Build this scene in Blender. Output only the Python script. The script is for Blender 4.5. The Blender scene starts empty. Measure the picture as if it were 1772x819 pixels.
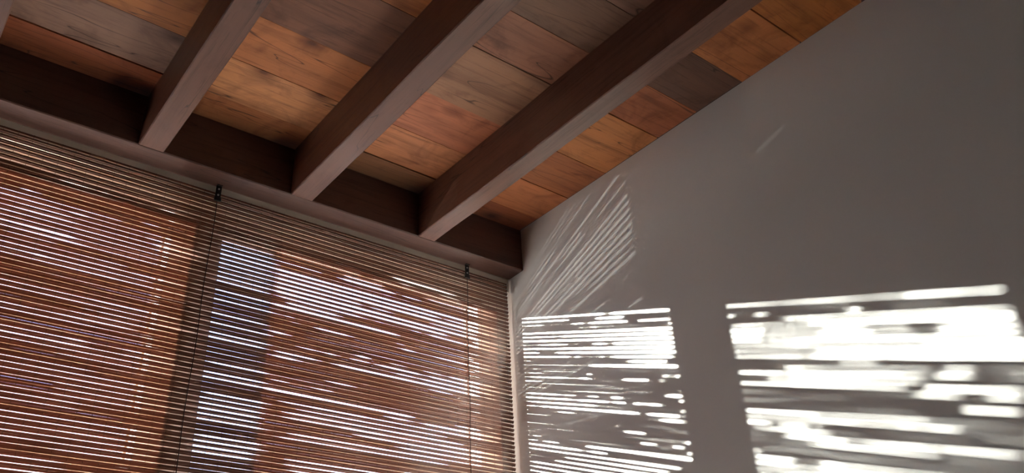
import bpy, math, random
from mathutils import Matrix, Vector, noise

random.seed(7)
scene = bpy.context.scene
COL = scene.collection

# ---------------------------------------------------------------- camera
FPX = 1505.37
R_ = Vector((0.7941831, -0.6058894, -0.0465956))
U_ = Vector((-0.2802094, -0.4331709, 0.8566479))
F_ = Vector((0.5392178, 0.6672788, 0.5137929))
cd = bpy.data.cameras.new('camera')
cam = bpy.data.objects.new('camera', cd)
COL.objects.link(cam)
cd.sensor_width = 36.0
cd.lens = FPX / 1772.0 * 36.0
cd.clip_start = 0.02
cam.matrix_world = Matrix(((R_.x, U_.x, -F_.x, -1.78091), (R_.y, U_.y, -F_.y, -2.15),
                           (R_.z, U_.z, -F_.z, -1.52354), (0, 0, 0, 1)))
scene.camera = cam

# ---------------------------------------------------------------- sky, sun, exposure
SUN_DIR = Vector((-1.24, 1.0, 0.366)).normalized()
world = bpy.data.worlds.new('sky'); scene.world = world; world.use_nodes = True
nt = world.node_tree; nt.nodes.clear()
wo = nt.nodes.new('ShaderNodeOutputWorld'); bg = nt.nodes.new('ShaderNodeBackground')
tc = nt.nodes.new('ShaderNodeTexCoord'); sx = nt.nodes.new('ShaderNodeSeparateXYZ')
rp = nt.nodes.new('ShaderNodeValToRGB')
nt.links.new(tc.outputs['Generated'], sx.inputs[0]); nt.links.new(sx.outputs['Z'], rp.inputs[0])
nt.links.new(rp.outputs[0], bg.inputs[0]); nt.links.new(bg.outputs[0], wo.inputs[0])
e = rp.color_ramp.elements
e[0].position = 0.0; e[0].color = (0.80, 0.87, 0.97, 1)
e[1].position = 0.9; e[1].color = (0.16, 0.27, 0.85, 1)
m_ = e.new(0.35); m_.color = (0.42, 0.48, 0.86, 1)
bg.inputs['Strength'].default_value = 4.2
sd = bpy.data.lights.new('sun', 'SUN'); sd.energy = 95.0; sd.angle = math.radians(0.53)
sd.color = (1.0, 0.97, 0.92)
so = bpy.data.objects.new('sun', sd); COL.objects.link(so)
so.location = SUN_DIR * 12
so.rotation_euler = SUN_DIR.to_track_quat('Z', 'Y').to_euler()

vs = scene.view_settings
vs.view_transform = 'Standard'; vs.look = 'None'; vs.gamma = 1.0; vs.exposure = 0.22
vs.use_curve_mapping = False

# ---------------------------------------------------------------- materials
def mat(name, rough=0.6, spec=0.5):
    m = bpy.data.materials.new(name); m.use_nodes = True
    p = m.node_tree.nodes['Principled BSDF']
    p.inputs['Roughness'].default_value = rough
    p.inputs['Specular IOR Level'].default_value = spec
    return m, m.node_tree, p

def N(nt, t, **kw):
    n = nt.nodes.new(t)
    for k, v in kw.items(): setattr(n, k, v)
    return n

def ramp(nt, fac, stops):
    r = N(nt, 'ShaderNodeValToRGB'); el = r.color_ramp.elements
    el[0].position, el[0].color = stops[0][0], (*stops[0][1], 1)
    el[1].position, el[1].color = stops[-1][0], (*stops[-1][1], 1)
    for p, c in stops[1:-1]:
        x = el.new(p); x.color = (*c, 1)
    nt.links.new(fac, r.inputs[0]); return r.outputs[0]

def mixc(nt, a, b, fac, mode='MIX'):
    m = N(nt, 'ShaderNodeMix', data_type='RGBA', blend_type=mode)
    for s, v in ((m.inputs[0], fac), (m.inputs[6], a), (m.inputs[7], b)):
        if isinstance(v, (int, float)): s.default_value = v
        elif isinstance(v, tuple): s.default_value = (*v, 1)
        else: nt.links.new(v, s)
    return m.outputs[2]

def noise_tex(nt, vec, scale, detail=4, rough=0.55, dist=0.0, dim='3D', w=None):
    n = N(nt, 'ShaderNodeTexNoise', noise_dimensions=dim)
    n.inputs['Scale'].default_value = scale; n.inputs['Detail'].default_value = detail
    n.inputs['Roughness'].default_value = rough; n.inputs['Distortion'].default_value = dist
    nt.links.new(vec, n.inputs['Vector'])
    if w is not None: nt.links.new(w, n.inputs['W'])
    return n.outputs['Fac']

def mapping(nt, vec, scale):
    m = N(nt, 'ShaderNodeMapping'); m.inputs['Scale'].default_value = scale
    nt.links.new(vec, m.inputs['Vector']); return m.outputs[0]

def bump(nt, p, h, strength, dist):
    b = N(nt, 'ShaderNodeBump'); b.inputs['Strength'].default_value = strength
    b.inputs['Distance'].default_value = dist
    nt.links.new(h, b.inputs['Height']); nt.links.new(b.outputs[0], p.inputs['Normal'])

def wood(name, grain_scale, stain=0.5, rough=0.62, knots=True, crack=True, spec=0.35):
    """old wood: tone from the object's own colour, grain stretched along local x or y"""
    m, nt, p = mat(name, rough, spec)
    oi = N(nt, 'ShaderNodeObjectInfo'); tcn = N(nt, 'ShaderNodeTexCoord')
    off = N(nt, 'ShaderNodeVectorMath', operation='SCALE')
    cmb = N(nt, 'ShaderNodeCombineXYZ')
    for i in range(3): nt.links.new(oi.outputs['Random'], cmb.inputs[i])
    nt.links.new(cmb.outputs[0], off.inputs[0]); off.inputs['Scale'].default_value = 37.0
    add = N(nt, 'ShaderNodeVectorMath', operation='ADD')
    nt.links.new(tcn.outputs['Object'], add.inputs[0]); nt.links.new(off.outputs[0], add.inputs[1])
    v = add.outputs[0]
    g = mapping(nt, v, grain_scale)
    g1 = noise_tex(nt, g, 1.0, 6, 0.6, 0.6)
    g2 = noise_tex(nt, mapping(nt, v, tuple(s * 4.5 for s in grain_scale)), 1.0, 4, 0.6, 0.2)
    st = noise_tex(nt, v, 7.0, 5, 0.6, 0.8)
    base = oi.outputs['Color']
    dark = mixc(nt, base, (0.30, 0.22, 0.20), 1.0, 'MULTIPLY')
    light = mixc(nt, base, (1.35, 1.3, 1.2), 1.0, 'MULTIPLY')
    c = mixc(nt, base, light, ramp(nt, g1, [(0.45, (0, 0, 0)), (0.75, (0.7, 0.7, 0.7))]))
    c = mixc(nt, c, dark, ramp(nt, g1, [(0.28, (0.55, 0.55, 0.55)), (0.45, (0, 0, 0))]))
    c = mixc(nt, c, dark, ramp(nt, g2, [(0.33, (0.38, 0.38, 0.38)), (0.45, (0, 0, 0))]))
    c = mixc(nt, c, dark, ramp(nt, st, [(0.53, (0, 0, 0)), (0.72, (stain, stain, stain))]))
    if knots:
        vo = N(nt, 'ShaderNodeTexVoronoi'); vo.inputs['Scale'].default_value = 1.0
        nt.links.new(mapping(nt, v, tuple(4.2 if s < 10 else 7.0 for s in grain_scale)), vo.inputs['Vector'])
        c = mixc(nt, c, (0.012, 0.007, 0.006), ramp(nt, vo.outputs['Distance'], [(0.045, (0.9, 0.9, 0.9)), (0.075, (0, 0, 0))]))
        c = mixc(nt, c, dark, ramp(nt, vo.outputs['Distance'], [(0.07, (0.8, 0.8, 0.8)), (0.24, (0, 0, 0))]))
    if crack:
        ck = noise_tex(nt, mapping(nt, v, tuple(s * 0.45 for s in grain_scale)), 1.0, 2, 0.4, 0.9)
        c = mixc(nt, c, (0.015, 0.008, 0.006), ramp(nt, ck, [(0.487, (0, 0, 0)), (0.4965, (0.0, 0.0, 0.0)), (0.5, (0.8, 0.8, 0.8)), (0.5035, (0, 0, 0)), (0.52, (0, 0, 0))]))
    nt.links.new(c, p.inputs['Base Color'])
    bump(nt, p, g2, 0.25, 0.002)
    return m

M = {}
M['plank'] = wood('old plank wood', (1.6, 22.0, 22.0), stain=0.6, rough=0.6)
M['rafter'] = wood('stained rafter wood', (30.0, 1.5, 30.0), stain=0.35, rough=0.40, knots=False, spec=0.35)
M['beam'] = wood('stained beam wood', (1.5, 30.0, 30.0), stain=0.35, rough=0.40, knots=False, spec=0.35)
M['frame'] = wood('window frame wood', (20.0, 20.0, 1.5), stain=0.2, rough=0.5, knots=False, crack=False)

def plaster(name, col, col2, b=0.10):
    m, nt, p = mat(name, 0.85, 0.25)
    tcn = N(nt, 'ShaderNodeTexCoord')
    n1 = noise_tex(nt, tcn.outputs['Object'], 1.3, 5, 0.6)
    n2 = noise_tex(nt, tcn.outputs['Object'], 60.0, 4, 0.6)
    nt.links.new(mixc(nt, col, col2, n1), p.inputs['Base Color'])
    bump(nt, p, n2, b, 0.002)
    return m
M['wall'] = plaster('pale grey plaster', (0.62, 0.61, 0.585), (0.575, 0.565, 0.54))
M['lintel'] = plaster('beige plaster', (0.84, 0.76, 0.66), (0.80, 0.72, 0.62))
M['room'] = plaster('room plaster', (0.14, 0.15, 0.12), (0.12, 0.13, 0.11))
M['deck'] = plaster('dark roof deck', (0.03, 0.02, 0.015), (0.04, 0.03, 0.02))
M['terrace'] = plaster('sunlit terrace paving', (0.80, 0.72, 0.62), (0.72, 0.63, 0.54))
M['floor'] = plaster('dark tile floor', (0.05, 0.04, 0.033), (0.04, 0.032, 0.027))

def slat_material():
    m, nt, p = mat('varnished slat wood', 0.20, 0.9)
    tcn = N(nt, 'ShaderNodeTexCoord'); oi = N(nt, 'ShaderNodeObjectInfo')
    cmb = N(nt, 'ShaderNodeCombineXYZ'); nt.links.new(oi.outputs['Random'], cmb.inputs[2])
    sc = N(nt, 'ShaderNodeVectorMath', operation='SCALE'); sc.inputs['Scale'].default_value = 50
    nt.links.new(cmb.outputs[0], sc.inputs[0])
    add = N(nt, 'ShaderNodeVectorMath', operation='ADD')
    nt.links.new(tcn.outputs['Object'], add.inputs[0]); nt.links.new(sc.outputs[0], add.inputs[1])
    n1 = noise_tex(nt, mapping(nt, add.outputs[0], (5, 5, 400)), 1.0, 5, 0.6)
    c = ramp(nt, n1, [(0.3, (0.12, 0.052, 0.036)), (0.5, (0.21, 0.096, 0.068)), (0.72, (0.33, 0.165, 0.115))])
    c = mixc(nt, c, (0.7, 0.62, 0.6), ramp(nt, oi.outputs['Random'], [(0, (0, 0, 0)), (1, (0.5, 0.5, 0.5))]), 'MULTIPLY')
    nt.links.new(c, p.inputs['Base Color'])
    tr = N(nt, 'ShaderNodeBsdfTranslucent')
    ed = N(nt, 'ShaderNodeAttribute', attribute_name='thin_edge')   # thin slat edges, tinted pale at the main gaps to imitate lines of light
    body = mixc(nt, c, (1.45, 1.35, 1.25), 1.0, 'MULTIPLY')
    nt.links.new(mixc(nt, body, (1.0, 0.84, 0.66), ramp(nt, ed.outputs['Fac'], [(0.2, (0, 0, 0)), (0.8, (1, 1, 1))])), tr.inputs[0])
    mx = N(nt, 'ShaderNodeMixShader')
    T = TRANSLUCENT
    nt.links.new(ramp(nt, ed.outputs['Fac'], [(0.15, (T, T, T)), (0.75, (.95, .95, .95))]), mx.inputs[0])
    nt.links.new(p.outputs[0], mx.inputs[1]); nt.links.new(tr.outputs[0], mx.inputs[2])
    nt.links.new(mx.outputs[0], nt.nodes['Material Output'].inputs[0])
    return m
TRANSLUCENT = 0.17
M['slat'] = slat_material()

def plain(name, col, rough, spec=0.5, metal=0.0):
    m, nt, p = mat(name, rough, spec)
    tcn = N(nt, 'ShaderNodeTexCoord')
    n = noise_tex(nt, tcn.outputs['Object'], 35.0, 3)
    nt.links.new(mixc(nt, col, tuple(c * 0.75 for c in col), n), p.inputs['Base Color'])
    p.inputs['Metallic'].default_value = metal
    return m
M['thread'] = plain('dark twine', (0.10, 0.055, 0.035), 0.9, 0.1)
M['cord'] = plain('brown cord', (0.06, 0.025, 0.02), 0.8, 0.2)
M['black'] = plain('black enamelled steel', (0.012, 0.012, 0.015), 0.4)
M['steel'] = plain('bright screw steel', (0.75, 0.75, 0.78), 0.3, 0.5, 1.0)
M['white'] = plain('white frame paint', (0.85, 0.83, 0.79), 0.5)

def glass():
    m = bpy.data.materials.new('window glass'); m.use_nodes = True
    nt = m.node_tree; nt.nodes.remove(nt.nodes['Principled BSDF'])
    t = N(nt, 'ShaderNodeBsdfTransparent'); g = N(nt, 'ShaderNodeBsdfGlossy')
    t.inputs[0].default_value = (0.95, 0.97, 0.96, 1); g.inputs['Roughness'].default_value = 0.02
    mx = N(nt, 'ShaderNodeMixShader'); mx.inputs[0].default_value = 0.05
    nt.links.new(t.outputs[0], mx.inputs[1])
    nt.links.new(g.outputs[0], mx.inputs[2])
    nt.links.new(mx.outputs[0], nt.nodes['Material Output'].inputs[0])
    return m
M['glass'] = glass()

# ---------------------------------------------------------------- mesh helpers
class MB:
    def __init__(s): s.v = []; s.f = []
    def box(s, x0, x1, y0, y1, z0, z1):
        b = len(s.v)
        s.v += [(x, y, z) for x in (x0, x1) for y in (y0, y1) for z in (z0, z1)]
        s.f += [[b + i for i in q] for q in ((0, 1, 3, 2), (4, 6, 7, 5), (0, 4, 5, 1), (2, 3, 7, 6), (0, 2, 6, 4), (1, 5, 7, 3))]
        return s
    def hexa(s, pts):      # 8 points, bottom ring then top ring
        b = len(s.v); s.v += pts
        s.f += [[b + i for i in q] for q in ((0, 3, 2, 1), (4, 5, 6, 7), (0, 1, 5, 4), (1, 2, 6, 5), (2, 3, 7, 6), (3, 0, 4, 7))]
        return s
    def sweep(s, rings, cap=True):
        b = len(s.v); n = len(rings[0])
        for r in rings: s.v += r
        for i in range(len(rings) - 1):
            for j in range(n):
                a = b + i * n + j; c = b + i * n + (j + 1) % n
                s.f.append([a, c, c + n, a + n])
        if cap:
            s.f.append([b + j for j in range(n)][::-1]); s.f.append([b + (len(rings) - 1) * n + j for j in range(n)])
        return s
    def tube(s, pts, r, n=6):
        rings = []
        for i, p in enumerate(pts):
            p = Vector(p); a = Vector(pts[max(i - 1, 0)]); c = Vector(pts[min(i + 1, len(pts) - 1)])
            d = (c - a).normalized(); u = d.cross(Vector((0.3, 1, 0.2))).normalized(); w = d.cross(u)
            rings.append([tuple(p + r * (math.cos(t) * u + math.sin(t) * w)) for t in [2 * math.pi * k / n for k in range(n)]])
        return s.sweep(rings)
    def build(s, name, m, parent=None, smooth=False, color=None, bevel=0.0, origin=None):
        o0 = Vector(origin) if origin else Vector((0, 0, 0))
        me = bpy.data.meshes.new(name)
        me.from_pydata([tuple(Vector(v) - o0) for v in s.v], [], s.f)
        if smooth: me.polygons.foreach_set('use_smooth', [True] * len(me.polygons))
        me.update(); me.materials.append(m)
        o = bpy.data.objects.new(name, me); COL.objects.link(o)
        o.location = o0
        if parent is not None:
            w = Vector((0, 0, 0)); q = parent
            while q is not None: w = w + q.location; q = q.parent
            o.parent = parent; o.location = o0 - w
        if color: o.color = (*color, 1)
        if bevel:
            b = o.modifiers.new('edge', 'BEVEL'); b.width = bevel; b.segments = 2; b.limit_method = 'ANGLE'
        return o

def tag(o, label=None, cat=None, group=None, kind=None):
    if label: o['label'] = label
    if cat: o['category'] = cat
    if group: o['group'] = group
    if kind: o['kind'] = kind
    return o

def empty(name, loc):
    o = bpy.data.objects.new(name, None); COL.objects.link(o); o.location = loc
    o.empty_display_size = 0.1
    return o

# ---------------------------------------------------------------- dimensions (metres; z = 0 is the underside of the wall beam)
BD = 0.0929     # beam projection from the plaster lintel
H = 0.173       # beam / rafter height
K = -0.0313     # fall of the ceiling into the room
FL = -3.03      # floor
YB = 0.080      # blind plane
XL, YN = -4.6, -4.6
GL = 0.19       # glass plane
SILL = -2.05
def cz(y): return H + K * (-y)

# ---------------------------------------------------------------- room shell
def poly_prism_x(mb, prof, x0, x1):
    n = len(prof)
    b = len(mb.v)
    mb.v += [(x0, y, z) for y, z in prof] + [(x1, y, z) for y, z in prof]
    mb.f.append([b + i for i in range(n)][::-1]); mb.f.append([b + n + i for i in range(n)])
    for i in range(n):
        j = (i + 1) % n; mb.f.append([b + i, b + j, b + n + j, b + n + i])
    return mb

top = lambda y: cz(y) + 0.03
side_prof = [(0.21, FL - .1), (0.21, cz(0.21)), (YN, cz(YN)), (YN, FL - .1)]
wr = poly_prism_x(MB(), side_prof, 0.0, 0.16).build('wall_right', M['wall']); tag(wr, 'pale grey plaster wall catching striped sunlight through the blind', kind='structure')
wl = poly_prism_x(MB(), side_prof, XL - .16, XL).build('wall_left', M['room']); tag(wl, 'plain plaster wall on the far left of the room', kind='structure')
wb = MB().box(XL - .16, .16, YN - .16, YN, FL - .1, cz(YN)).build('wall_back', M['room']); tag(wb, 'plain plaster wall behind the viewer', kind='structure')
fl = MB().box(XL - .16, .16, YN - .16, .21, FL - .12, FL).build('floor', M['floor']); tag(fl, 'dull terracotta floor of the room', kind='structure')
WX0, WX1, WT = -2.175, -0.096, -0.088
LZ = -0.048
FY0, FY1 = 0.122, 0.2
mw = MB()
mw.box(XL, 0, BD, FY0, LZ, H - .005).box(XL, 0, FY0, 0.2, WT, H - .005)
mw.box(WX1, 0, FY0, 0.2, SILL, WT)
mw.box(XL, WX0, FY0, 0.2, SILL, WT)
mw.box(XL, 0, BD, 0.2, FL, SILL)
ww = mw.build('wall_window', M['lintel']); tag(ww, 'beige plaster wall around the window, a strip of it showing under the beam', kind='structure')
gr = MB().box(-40, 30, 0.21, 60, FL - .3, FL - .12).build('ground', M['terrace']); tag(gr, 'sunlit paved ground outside the window', kind='structure')

# window: painted frame, centre post, two sashes with panes
win = empty('window_1', ((WX0 + WX1) / 2, .16, SILL)); tag(win, 'two-pane window with a wide centre post behind the woven blind', kind='structure')
FY0, FY1 = 0.122, 0.2
PX = [(-2.144, -1.208), (-1.06, -0.124)]
HZ = -0.100
wc = (0.62, 0.58, 0.54)
MB().box(WX0, WX1, FY0, FY1, HZ, WT).build('head_rail', M['white'], win, bevel=.002)
MB().box(WX0, WX1, FY0, FY1, SILL, SILL + .06).build('bottom_rail', M['white'], win, bevel=.002)
MB().box(WX0, PX[0][0], FY0, FY1, SILL + .06, HZ).build('jamb', M['white'], win, bevel=.002)
MB().box(PX[1][1], WX1, FY0, FY1, SILL + .06, HZ).build('jamb', M['white'], win, bevel=.002)
MB().box(PX[0][1], PX[1][0], FY0, FY1, SILL + .06, HZ).build('centre_post', M['white'], win, bevel=.002)
for a, b in PX:
    s = MB(); w = .007
    s.box(a, a + w, .184, FY1, SILL + .06, HZ).box(b - w, b, .184, FY1, SILL + .06, HZ)
    s.box(a + w, b - w, .184, FY1, HZ - w, HZ).box(a + w, b - w, .184, FY1, SILL + .06, SILL + .06 + w)
    so_ = s.build('sash', M['frame'], win, color=(0.10, 0.05, 0.035))
    MB().box(a + w, b - w, GL, GL + .004, SILL + .06 + w, HZ - w).build('pane', M['glass'], so_)

# ---------------------------------------------------------------- ceiling: deck + planks laid over the rafters
RX = [(-2.302, -2.236), (-1.836, -1.764), (-1.3704, -1.2985), (-0.9111, -0.8391), (-0.4485, -0.3824)]
RX = [(-4.16, -4.09), (-3.69, -3.62), (-3.23, -3.16), (-2.765, -2.695)] + RX
dk = MB().hexa([(XL, .6, cz(.6) + .03), (.16, .6, cz(.6) + .03), (.16, YN, cz(YN) + .03), (XL, YN, cz(YN) + .03),
                (XL, .6, cz(.6) + .12), (.16, .6, cz(.6) + .12), (.16, YN, cz(YN) + .12), (XL, YN, cz(YN) + .12)])
ceil = dk.build('ceiling', M['deck']); tag(ceil, 'plank ceiling laid across dark rafters', kind='structure')

# board joints (distance from the wall beam), by bay, read from the photograph
base_t = [0.107, 0.285, 0.478, 0.72, 0.886, 1.062, 1.267, 1.46, 1.66, 1.87, 2.05, 2.27, 2.46, 2.68, 2.9, 3.1, 3.3, 3.55, 3.8, 4.1, 4.35, 4.6]
def joint(j, x):
    t = base_t[j]
    return t + 0.022 * (-(x) - .6) * (1 if j in (0, 1, 2) else 0.6) * (1.0 if j else .7)
O_ = (0.50, 0.175, 0.055); O2 = (0.56, 0.22, 0.075); RB = (0.31, 0.09, 0.038); BR = (0.20, 0.085, 0.045)
GB = (0.24, 0.145, 0.10); DB = (0.13, 0.065, 0.042); TN = (0.34, 0.16, 0.08)
tones = {  # bay -> tones of its boards from the window inwards
 'w': [RB, (0.46, 0.16, 0.06), (0.44, 0.15, 0.055), O2, (0.40, 0.13, 0.055), (0.15, 0.075, 0.05), (0.50, 0.18, 0.06), (0.46, 0.16, 0.04), RB],
 4: [(0.30, 0.13, 0.06), (0.62, 0.24, 0.10), (0.50, 0.17, 0.08), (0.38, 0.19, 0.105), (0.30, 0.125, 0.072), (0.20, 0.105, 0.066), (0.24, 0.12, 0.08), RB],
 3: [(0.42, 0.15, 0.055), (0.62, 0.27, 0.11), (0.50, 0.18, 0.06), (0.24, 0.10, 0.055), O_, RB, BR],
 2: [RB, (0.27, 0.155, 0.11), (0.46, 0.17, 0.05), RB, BR],
 1: [RB, BR, O_, GB], }
cuts = [XL] + [(a + b) / 2 for a, b in RX] + [0.0]
nb = len(cuts) - 1
rng = random.Random(11)
for i in range(nb):
    bay_from_wall = nb - 1 - i          # 0: bay beside wall_right
    key = {0: 'w', 1: 4, 2: 3, 3: 2, 4: 1}.get(bay_from_wall)
    x0, x1 = cuts[i] + (.001 if i else 0), cuts[i + 1] - .001
    if x1 > -.01: x1 = 0.0
    js = list(range(len(base_t)))
    for j in [-1] + js[:-1]:
        g = .0012 + rng.random() ** 2 * .0032
        t0a, t0b = (-.2, -.2) if j < 0 else (joint(j, x0) + g, joint(j, x1) + g)
        t1a, t1b = joint(j + 1, x0), joint(j + 1, x1)
        dz = rng.uniform(0, .0035)
        tl = tones.get(key, [])
        col = tl[j + 1] if j + 1 < len(tl) else rng.choice([O_, O2, RB, BR, TN, RB, BR])
        jit = rng.uniform(.76, .92)
        zb = lambda y: cz(y) + dz
        pts = [(x0, -t0a, zb(-t0a)), (x1, -t0b, zb(-t0b)), (x1, -t1b, zb(-t1b)), (x0, -t1a, zb(-t1a))]
        pts = [pts[3], pts[2], pts[1], pts[0]]
        tp = [(x, y, cz(y) + .0265) for x, y, z in pts]
        cx, cy = (x0 + x1) / 2, -(t0a + t1a) / 2
        MB().hexa(pts + tp).build('plank', M['plank'], ceil, color=tuple(c * jit for c in col), origin=(cx, cy, cz(cy)), bevel=.0008)

# ---------------------------------------------------------------- rafters and wall beam
names = ['rafter lying farthest from the sunlit wall, out at the left', 'second rafter in from the far left of the ceiling', 'third rafter in from the far left of the ceiling',
         'fourth rafter in from the far left of the ceiling', 'rafter two bays left of the rafter nearest the left bracket', 'brown rafter cut off by the top left corner of the photo',
         'brown rafter meeting the beam left of the left bracket, steepest in view', 'brown rafter meeting the beam between the two brackets', 'brown rafter nearest the sunlit wall, longest in view']
def rafter(i, xa, xb):
    mb = MB(); rings = []
    n = 40; rg = random.Random(50 + i)
    for k in range(n + 1):
        y = -.0005 + (YN + .0005) * k / n
        w = lambda s: .0022 * noise.noise(Vector((s * 9.1 + i * 3, y * 3.1, 0))) + .0012 * noise.noise(Vector((s * 5, y * 11, i)))
        zb = K * (-y) + .0012 * noise.noise(Vector((i * 7, y * 4, 3)))
        c = .003
        zt = cz(y) - .0005
        xA, xB = xa + w(1), xb + w(2)
        rings.append([(xA, y, zt), (xA, y, zb + c), (xA + c, y, zb), (xB - c, y, zb), (xB, y, zb + c), (xB, y, zt)])
    o = mb.sweep(rings).build('rafter', M['rafter'], color=(0.128, 0.056, 0.036), origin=((xa + xb) / 2, 0, 0))
    return tag(o, names[i], 'rafter', 'rafters under the plank ceiling')
for i, (a, b) in enumerate(RX): rafter(i, a, b)

mb = MB(); rings = []
for k in range(61):
    x = XL + .001 + (-XL - .002) * k / 60
    w = .0012 * noise.noise(Vector((x * 2.3, 4, 0))); c = .003
    w2 = .0022 * max(0, noise.noise(Vector((x * 3.1, 9, 0))))
    rings.append([(x, -.0 + w * 0, H - .002), (x, 0, c), (x, c, w * .6), (x, BD - .012, w * .6), (x, BD - .002 - w2, .004), (x, BD - .001, .012), (x, BD - .001, H - .002)])
bo = mb.sweep(rings).build('wall_beam', M['beam'], color=(0.088, 0.043, 0.033), origin=(-2.2, BD, 0))
tag(bo, 'dark brown horizontal beam along the top of the window wall carrying the rafters', 'beam')

# ---------------------------------------------------------------- woven wood blind
P = 0.00732            # slat pitch
Z0 = -0.13473          # centre of main gap 0
XR, XLB = -0.017, -2.24
OPEN = {
    0: [(-1.99,-1.95,0.5),(-1.87,-1.74,0.5),(-1.53,-1.45,0.5),(-1.43,-1.4,0.4),(-1.26,-1.15,0.6),(-0.5,-0.25,0.9),(-0.13,-0.07,0.8)],
    1: [(-0.47,-0.42,0.4),(-0.31,-0.23,0.4),(-0.17,-0.12,0.5)],
    2: [(-1.99,-1.14,0.8),(-0.91,-0.61,1),(-0.58,-0.08,0.9)],
    3: [(-0.68,-0.53,0.9),(-0.37,-0.07,0.8)],
    4: [(-1.61,-1.57,0.8),(-1.3,-1.25,0.5),(-1.18,-1.15,0.6),(-0.9,-0.75,0.45),(-0.69,-0.49,1),(-0.46,-0.39,0.6),(-0.2,-0.1,0.5)],
    5: [(-2.0,-1.65,0.6),(-0.53,-0.5,0.3),(-0.46,-0.44,0.3)],
    6: [(-1.99,-1.49,0.85),(-1.49,-1.15,1),(-0.91,-0.07,1)],
    7: [(-1.99,-1.81,0.8),(-1.62,-1.47,0.8),(-1.29,-1.15,0.8),(-0.91,-0.31,0.9),(-0.29,-0.07,0.7)],
    8: [(-1.98,-1.8,0.7),(-1.63,-1.45,0.8),(-1.27,-1.15,0.9),(-0.91,-0.07,1)],
    9: [(-1.99,-1.37,0.6),(-1.27,-1.15,0.7),(-0.91,-0.61,0.8),(-0.57,-0.5,0.6),(-0.41,-0.4,0.6),(-0.35,-0.17,0.6)],
    10: [(-1.98,-1.15,1),(-0.91,-0.07,1)],
    11: [(-1.98,-1.15,1),(-0.91,-0.28,0.95),(-0.17,-0.07,0.9)],
    12: [(-1.98,-1.15,0.9),(-0.89,-0.6,0.75),(-0.55,-0.53,0.4),(-0.42,-0.39,0.7),(-0.36,-0.07,0.8)],
    13: [(-1.62,-1.5,0.4),(-0.86,-0.68,0.9),(-0.11,-0.09,0.5)],
    14: [(-1.86,-1.78,0.5),(-1.4,-1.32,0.5),(-0.91,-0.47,1)],
    15: [(-1.96,-1.94,0.6),(-1.85,-1.76,0.6),(-1.67,-1.32,0.7),(-1.31,-1.15,0.7),(-0.14,-0.12,0.5)],
    16: [(-1.56,-1.5,0.8),(-1.3,-1.25,0.5),(-0.86,-0.84,0.7),(-0.48,-0.45,0.5),(-0.42,-0.41,0.5),(-0.18,-0.1,0.5)],
    17: [(-1.95,-1.72,0.8),(-1.68,-1.32,0.7),(-0.83,-0.82,0.6),(-0.76,-0.64,0.8),(-0.46,-0.41,0.8),(-0.33,-0.1,0.6)],
    18: [(-1.95,-1.86,0.6),(-1.81,-1.69,0.5),(-0.17,-0.07,0.5)],
    19: [],
    20: [(-1.93,-1.8,0.7),(-0.91,-0.84,0.9)],
    21: [(-0.62,-0.57,0.9),(-0.5,-0.44,0.4),(-0.37,-0.3,0.6),(-0.28,-0.08,0.8)],
    22: [(-1.4,-1.15,0.8),(-0.81,-0.74,0.5),(-0.73,-0.68,0.7),(-0.64,-0.57,0.6),(-0.55,-0.38,0.9),(-0.36,-0.07,0.8)],
    23: [(-1.78,-1.7,0.7),(-1.67,-1.61,0.6),(-1.52,-1.38,0.6),(-0.48,-0.4,0.6),(-0.39,-0.09,0.8)],
    24: [(-1.37,-1.26,0.5),(-1.23,-1.15,0.8),(-0.88,-0.74,0.75),(-0.69,-0.16,0.9),(-0.14,-0.08,0.5)],
    25: [(-0.89,-0.8,0.75),(-0.35,-0.27,0.6)],
    26: [(-1.9,-1.71,0.6),(-1.68,-1.5,0.6),(-1.48,-1.27,0.85)],
    27: [(-0.59,-0.58,0.4)],
    28: [(-0.71,-0.62,0.6)],
    29: [(-1.19,-1.15,0.4)],
    30: [(-1.44,-1.37,0.7),(-1.29,-1.15,0.7),(-0.88,-0.83,0.5),(-0.75,-0.69,0.5)],
    31: [(-1.87,-1.8,0.7),(-1.59,-1.36,0.8),(-1.3,-1.15,0.6),(-0.14,-0.1,0.5)],
    32: [(-0.91,-0.41,1),(-0.25,-0.16,0.7),(-0.12,-0.08,0.6)],
    33: [(-0.51,-0.42,0.7),(-0.38,-0.07,0.85)],
    34: [(-0.77,-0.56,0.7),(-0.47,-0.42,0.4),(-0.33,-0.08,0.7)],
    35: [],
    36: [(-0.81,-0.79,0.5),(-0.48,-0.23,0.75)],
    37: [(-0.67,-0.5,0.8),(-0.32,-0.08,0.8)],
    38: [(-0.61,-0.08,0.7)],
    39: [(-0.19,-0.08,0.6)],
}
FIRST, LAST = -7, 105   # main gaps: 0 lies just under the window head
for n in range(40, LAST + 1):           # rows below the visible part
    rg = random.Random(900 + n); L = []; x = -2.2
    if rg.random() < .7:
        while x < -.1:
            a = x + rg.uniform(0, .3); b = a + rg.uniform(.1, .7)
            if rg.random() < .6: L.append((a, min(b, -.07), rg.uniform(.5, 1)))
            x = b + .05
    OPEN[n] = L
def seen(rows, a, b, o):
    for n in rows: OPEN.setdefault(n, []).append((a + rs.uniform(-.03, .03), b + rs.uniform(-.015, .015), o * rs.uniform(.8, 1.1)))
rs = random.Random(5)
for n in range(40, 56): OPEN[n] = []
R = lambda *q: [k for a, b in q for k in range(a, b + 1)]
seen(R((2, 2), (5, 10), (14, 16), (22, 23), (26, 27), (30, 32), (35, 37), (41, 42), (44, 48), (51, 53)), -1.74, -1.36, .40)
seen(R((2, 2), (6, 12), (14, 17), (23, 25), (31, 33), (36, 40), (44, 49), (54, 55)), -1.42, -1.15, .42)
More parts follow.
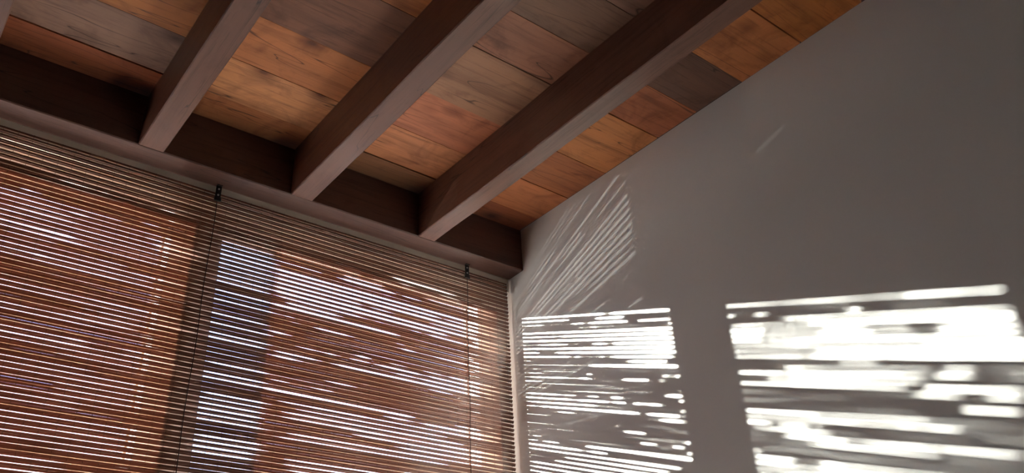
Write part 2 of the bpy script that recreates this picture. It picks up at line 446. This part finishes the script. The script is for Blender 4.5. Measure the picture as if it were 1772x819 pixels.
seen(R((2, 3), (5, 12), (14, 14), (16, 16), (19, 19), (21, 21), (23, 24), (29, 29), (31, 32), (35, 40), (43, 46), (50, 51)), -1.10, -.90, .75)
seen(R((34, 37), (40, 41), (45, 47)), -.82, -.30, .62)
seen(R((39, 40), (44, 45)), -.45, -.06, .6)
for n, L in OPEN.items():               # carry open rows across the post and out to the edges
    L.sort()
    ext = []
    for a, b, o in L:
        if a < -1.96: a = -2.3
        if b > -0.078: b = 0.02
        ext.append([a, b, o])
    for i in range(len(ext) - 1):
        if ext[i][1] > -1.16 and ext[i][1] < -1.1 and ext[i + 1][0] < -.895: ext[i][1] = ext[i + 1][0]
    OPEN[n] = ext
def sm(t): t = max(0., min(1., t)); return t * t * (3 - 2 * t)
def openness(n, x):
    w1 = noise.noise(Vector((x * 1.7, n * .83, 5)))
    v = 0.0 + 0.06 * w1
    if n < 0:
        return max(0., .62 + .35 * noise.noise(Vector((x * .9, n * 3.7, 1))) - (.3 if n % 3 == 1 else 0))
    # slack weave over the post and over the wall pier, where the rows hang a little apart
    v = max(v, (.52 + .3 * w1) * max(sm((x + 1.15) / .03) * sm((-1.07 - x) / .03), sm((x + .074) / .02)))
    v = max(v, (.13 + .15 * w1) * sm((x + 1.12) / .03) * sm((-.912 - x) / .02))
    e_ = .028
    for a, b, o in OPEN.get(n, []):
        t = sm((x - a + e_ * .3) / e_) * sm((b + e_ * .3 - x) / e_)
        k = .93 + .14 * noise.noise(Vector((x * 6, n * 2.2, 8)))
        if x < -1.12: k *= (.70 if o < .99 else .85) + .34 * noise.noise(Vector((x * 7, n * 1.9, 2)))
        v = max(v, o * t * k)
    return max(0.0, min(1.0, v))
SH = 0.0034           # how far a slat slides aside at openness 1
SW, ST = 0.0074, 0.0020

blind = empty('woven_blind', ((XR + XLB) / 2, YB, Z0 + P * 15))
tag(blind, 'reddish brown woven wooden slat blind hanging over the window', 'blind')
NSEG = 110
prof = []
for k in range(10):
    t = 2 * math.pi * k / 10
    prof.append((ST * .5 * math.sin(t), SW * .5 * math.copysign(abs(math.cos(t)) ** 1.15, math.cos(t))))
for n in range(FIRST, LAST + 1):
    for sgn in (1, -1):                 # slat above and slat below main gap n
        zc = Z0 - 2 * P * n + sgn * P * .5
        rg = random.Random(n * 2 + sgn); ph = rg.random() * 50
        rings = []
        xr = XR + rg.uniform(-.0012, .0012)
        for k in range(NSEG + 1):
            x = xr + (XLB - xr) * k / NSEG
            o = openness(n, x)
            z = zc + sgn * SH * o + .0003 * noise.noise(Vector((x * 3, ph, 0)))
            y = YB + sgn * .0013 * min(1., 2.5 * o) + .0004 * noise.noise(Vector((x * 5, ph, 7)))
            tw = .16 * noise.noise(Vector((x * 2.5, ph, 3)))
            ca, sa = math.cos(tw), math.sin(tw)
            rings.append([(x, y + py * ca - pz * sa, z + py * sa + pz * ca) for py, pz in prof])
        so_ = MB().sweep(rings).build('slat', M['slat'], blind, smooth=True, origin=(-1.1, YB, zc))
        at = so_.data.attributes.new('thin_edge', 'FLOAT', 'POINT')
        at.data.foreach_set('value', [(1.0 if k == (5 if sgn > 0 else 0) else .25 if k % 5 == 0 else 0.0) for _ in range(NSEG + 1) for k in range(10)])
zt = Z0 - 2 * P * FIRST + 2 * P * .62; zbm = Z0 - 2 * P * LAST - 2 * P * .6
# warp threads, twined through the slats
nth = 62
for i in range(nth):
    x = XR - .012 - (XR - XLB - .024) * i / (nth - 1)
    pts = []; nn = 2 * (LAST - FIRST + 1)
    lean = random.Random(i).uniform(-.002, .002)
    for k in range(nn + 1):
        f = k / nn; z = zt + (zbm - zt) * f
        y = YB + (.0030 if k % 2 else -.0019)
        pts.append((x + lean * f + .0012 * noise.noise(Vector((i * 3.3, z * 8, 0))), y, z))
    MB().tube(pts, .0006, 4).build('thread', M['thread'], blind)
MB().box(XLB, XR, YB - .006, YB + .006, zbm - .022, zbm).build('bottom_rail', M['slat'], blind, bevel=.002)
for x in (-0.199, -1.1085, -2.03):
    pts = [(x + .0015 * math.sin(k * .7), YB - .0052 - .0004 * math.sin(k * 1.3), -.052 + (zbm - .02 + .052) * k / 40) for k in range(41)]
    MB().tube(pts, .0013, 6).build('cord', M['cord'], blind, smooth=True)

for x, lab in ((-0.199, 'small black metal bracket with two screws holding the blind near the sunlit wall'),
               (-1.1085, 'small black two-screw bracket holding the blind right of the centre post'),
               (-2.03, 'small black metal bracket holding the blind beyond the left edge of the photo')):
    br = empty('hanging_bracket', (x, YB - .006, 0)); tag(br, lab, 'bracket', 'brackets hanging the blind')
    w = .0085
    MB().box(x - w, x + w, YB - .0075, YB - .005, -.050, -.0002).build('plate', M['black'], br, bevel=.001)
    MB().box(x - w, x + w, YB - .014, YB - .005, -.0025, -.0002).build('top_flange', M['black'], br, bevel=.0005)
    MB().box(x - w * 1.25, x + w * 1.25, YB - .011, YB - .005, -.056, -.042).build('hook', M['black'], br, bevel=.002)
    for z in (-.013, -.034):
        MB().sweep([[(x + r * math.cos(t), y, z + r * math.sin(t)) for t in [k * math.pi / 5 for k in range(10)]]
                    for r, y in ((.0030, YB - .0075), (.0028, YB - .009), (.0012, YB - .0098))]).build('screw', M['steel'], br)

# glint: added spot lamp, stands in for sunlight thrown up by something unseen outside
gl = bpy.data.lights.new('added_glint_spot', 'SPOT'); gl.energy = 76.0; gl.shadow_soft_size = 0.001
gl.spot_size = math.radians(34); gl.spot_blend = 0.5; gl.color = (1.0, 0.98, 0.95)
go = bpy.data.objects.new('added_glint_spot', gl); COL.objects.link(go)
go.location = (-1.95, 0.84, -0.52)
go.rotation_euler = (Vector((0, -.30, -.06)) - Vector(go.location)).to_track_quat('-Z', 'Y').to_euler()
